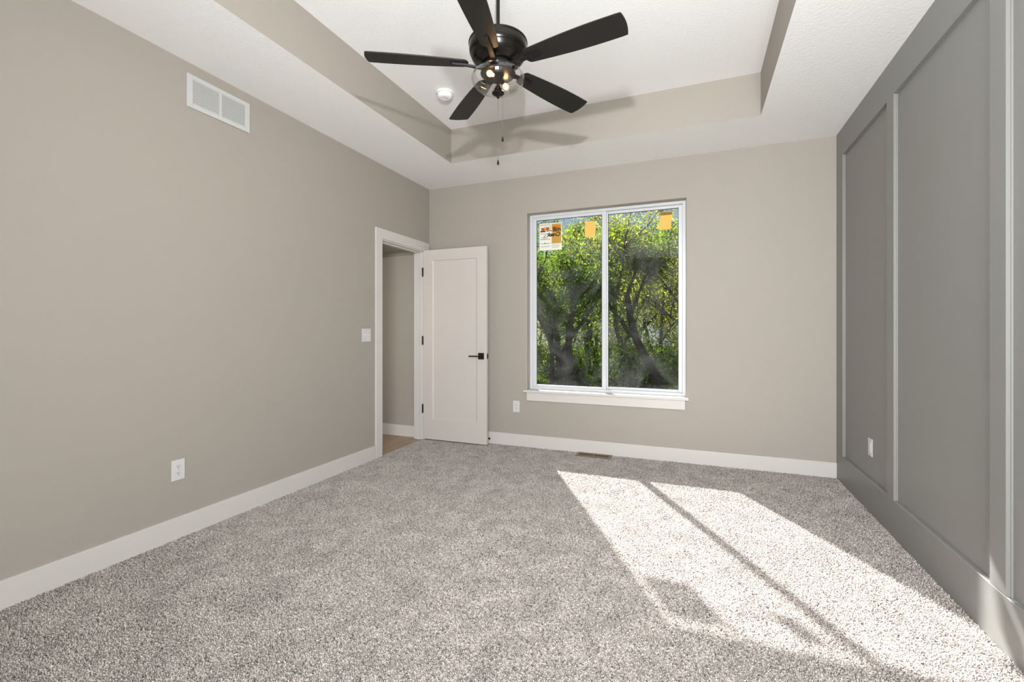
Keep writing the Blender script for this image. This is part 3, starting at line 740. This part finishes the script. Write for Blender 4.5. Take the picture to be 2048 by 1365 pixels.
def leaves_mesh(name, centers, sizes, m, parent, rs):
    rng = np.random.default_rng(rs); n = len(centers); c = np.array(centers); s = np.array(sizes)[:, None]
    a = rng.normal(size=(n, 3)); a /= np.linalg.norm(a, axis=1)[:, None]
    b = rng.normal(size=(n, 3)); b -= (b * a).sum(1)[:, None] * a; b /= np.linalg.norm(b, axis=1)[:, None]
    nn = np.cross(a, b)
    V = np.zeros((n, 5, 3))
    V[:, 0] = c - a * s; V[:, 1] = c + b * s * .45 + nn * s * .18; V[:, 2] = c + a * s * 1.1; V[:, 3] = c - b * s * .45 + nn * s * .18; V[:, 4] = c + a * s * .1
    F_ = np.array([[0, 1, 4], [1, 2, 4], [2, 3, 4], [3, 0, 4]])
    loops = ((np.arange(n) * 5)[:, None, None] + F_).ravel()
    me = bpy.data.meshes.new(name); me.vertices.add(n * 5); me.vertices.foreach_set('co', V.ravel().astype(np.float32))
    me.loops.add(len(loops)); me.loops.foreach_set('vertex_index', loops.astype(np.int32))
    t = n * 4; me.polygons.add(t); me.polygons.foreach_set('loop_start', (np.arange(t) * 3).astype(np.int32)); me.polygons.foreach_set('loop_total', np.full(t, 3, np.int32))
    me.update(calc_edges=True); me.materials.append(M[m])
    o = bpy.data.objects.new(name, me); C.objects.link(o); o.parent = parent
    return o
def tree(x, y, height, lean, spread, seed, leafm, nl, label, trunks=1, r0=.10, low=.28, group='trees outside the window'):
    rg_ = random.Random(seed)
    t = thing('tree', label, 'tree', (x, y, GZ), group=None)
    bm = NB(); ends = []
    def grow(p, d, L, r, depth):
        pts = [p]; rr = [r]; q = p.copy(); dd = d.copy(); n = 5
        for i in range(n):
            dd = (dd + Vector((rg_.uniform(-.22, .22), rg_.uniform(-.22, .22), rg_.uniform(-.06, .14)))).normalized()
            q = q + dd * (L / n); pts.append(q.copy()); rr.append(r * (1 - .42 * (i + 1) / n))
            if depth >= 1 or i >= 2: ends.append((q.copy(), depth))
        tube(bm, pts, rr, 7)
        if depth < 3:
            for k in range(3 if depth < 2 else 2):
                i = rg_.randint(2, n); a = rg_.uniform(0, 2 * PI)
                nd = (dd * .7 + Vector((math.cos(a) * spread, math.sin(a) * spread, rg_.uniform(.0, .6)))).normalized()
                grow(pts[i], nd, L * rg_.uniform(.5, .72), rr[i] * .62, depth + 1)
    for k in range(trunks):
        a = rg_.uniform(0, 2 * PI)
        grow(Vector((rg_.uniform(-.1, .1) * (trunks > 1) * 3, rg_.uniform(-.1, .1), -.05)), Vector((lean + (rg_.uniform(-.45, .45) if trunks > 1 else 0), rg_.uniform(-.15, .15), 1)).normalized(), height * .52, r0 * rg_.uniform(.75, 1.1), 0)
    obj('trunk', bm, 'bark', t, smooth=True)
    ends = [e for e in ends if e[0].z > height * low]
    cs, ss = [], []
    for i in range(int(nl * 1.05)):
        e, dp = rg_.choice(ends); sg = .20 if dp > 1 else .16
        v = e + Vector((rg_.gauss(0, sg), rg_.gauss(0, sg), rg_.gauss(0, sg)))
        if v.z > height: v.z = height - rg_.random() * .5
        if v.z < .1: continue
        cs.append(v); ss.append(rg_.uniform(.026, .052))
    leaves_mesh('foliage', cs, ss, leafm, t, seed)
    return t
# near row
tree(-3.75, 12.3, 4.7, .10, .8, 11, 'leaf_mid', 9000, 'tree with slim curved trunks at the far left of the window view', 2, .085)
tree(-2.95, 11.6, 4.7, -.12, .85, 12, 'leaf_dark', 8500, 'dark forked tree behind the middle of the left pane', 2, .12)
tree(-1.75, 13.0, 6.0, -.05, .8, 13, 'leaf_yellow', 9500, 'yellow-green tree just right of the window meeting stile', 1, .11)
tree(-.55, 11.2, 5.4, -.45, .8, 14, 'leaf_mid', 9000, 'tree with thick trunk leaning left across the right pane', 1, .15)
tree(.45, 12.6, 5.8, -.15, .8, 15, 'leaf_yellow', 8500, 'sunlit yellow-green tree at the right edge of the window view', 2, .10)
# further row
tree(-5.6, 16.0, 5.3, .05, .9, 16, 'leaf_yellow', 17000, 'pale tree in the back row at the left of the window view', 2, .10, low=.10)
tree(-3.6, 17.0, 5.6, .0, .9, 17, 'leaf_mid', 17000, 'back-row tree seen between the trunks in the left pane', 2, .10, low=.10)
tree(-1.3, 17.2, 6.1, .05, .9, 18, 'leaf_yellow', 17000, 'tall back-row tree behind the right pane', 2, .10, low=.10)
tree(.9, 16.2, 6.0, -.05, .9, 19, 'leaf_mid', 17000, 'back-row tree behind the right window jamb', 1, .10, low=.10)
tree(-6.9, 21.5, 6.2, .0, .9, 20, 'leaf_mid', 15000, 'distant tree behind the top left corner of the window', 2, .10, low=.05)
tree(-4.7, 22.5, 6.0, .05, .9, 21, 'leaf_dark', 15000, 'distant dark tree glimpsed between trunks in the left pane', 2, .10, low=.05)
tree(-2.6, 21.8, 6.4, -.05, .9, 22, 'leaf_mid', 15000, 'distant green tree glimpsed between trunks beside the meeting stile', 2, .10, low=.05)
tree(-.6, 22.3, 6.0, .0, .9, 23, 'leaf_dark', 15000, 'distant dark tree glimpsed between trunks in the right pane', 2, .10, low=.05)
def bush(x, y, w_, h_, seed, m, nl, label):
    rg_ = random.Random(seed); t = thing('bush', label, 'bush', (x, y, GZ))
    bm = NB(); ends = []
    for k in range(9):
        a = rg_.uniform(0, 2 * PI); p = Vector((math.cos(a) * .06, math.sin(a) * .06, -.03)); d = Vector((math.cos(a) * w_ * .6, math.sin(a) * w_ * .4, h_)).normalized()
        pts = [p]
        for i in range(4):
            d = (d + Vector((rg_.uniform(-.25, .25), rg_.uniform(-.25, .25), 0))).normalized(); pts.append(pts[-1] + d * h_ / 4.2); ends.append(pts[-1])
        tube(bm, pts, [.016, .013, .010, .007, .004], 5)
    obj('stems', bm, 'bark', t)
    cs, ss = [], []
    for i in range(nl):
        e = rg_.choice(ends); v = e + Vector((rg_.gauss(0, w_ * .20), rg_.gauss(0, w_ * .15), rg_.gauss(0, h_ * .16)))
        if v.z < .03: v.z = rg_.uniform(.03, .3)
        cs.append(v); ss.append(rg_.uniform(.026, .05))
    leaves_mesh('foliage', cs, ss, m, t, seed)
for i, (x, y, w_, h_, m, lb) in enumerate((
        (-3.9, 13.4, 1.1, 1.3, 'leaf_mid', 'leafy bush low at the left edge of the left pane'),
        (-3.0, 13.0, 1.0, 1.1, 'leaf_dark', 'dark bush low in the middle of the left pane'),
        (-2.2, 13.8, 1.1, 1.5, 'leaf_mid', 'green bush low beside the window meeting stile'),
        (-1.35, 12.2, 1.0, 1.2, 'leaf_dark', 'dark green bush low at the left of the right pane'),
        (-.75, 12.6, 1.2, 1.6, 'leaf_mid', 'bright green bush low in the middle of the right pane'),
        (.1, 11.8, 1.1, 1.3, 'leaf_dark', 'dark bush low at the right edge of the right pane'),
        (-5.2, 19.0, 2.3, 2.9, 'leaf_yellow', 'sunlit hedge bush far behind the left pane'),
        (-2.9, 19.5, 2.3, 2.6, 'leaf_yellow', 'sunlit hedge bush far behind the meeting stile'),
        (-.6, 19.0, 2.3, 3.0, 'leaf_yellow', 'sunlit hedge bush far behind the right pane'))):
    bush(x, y, w_, h_, 40 + i, m, 2600 if y < 18 else 7500, lb)
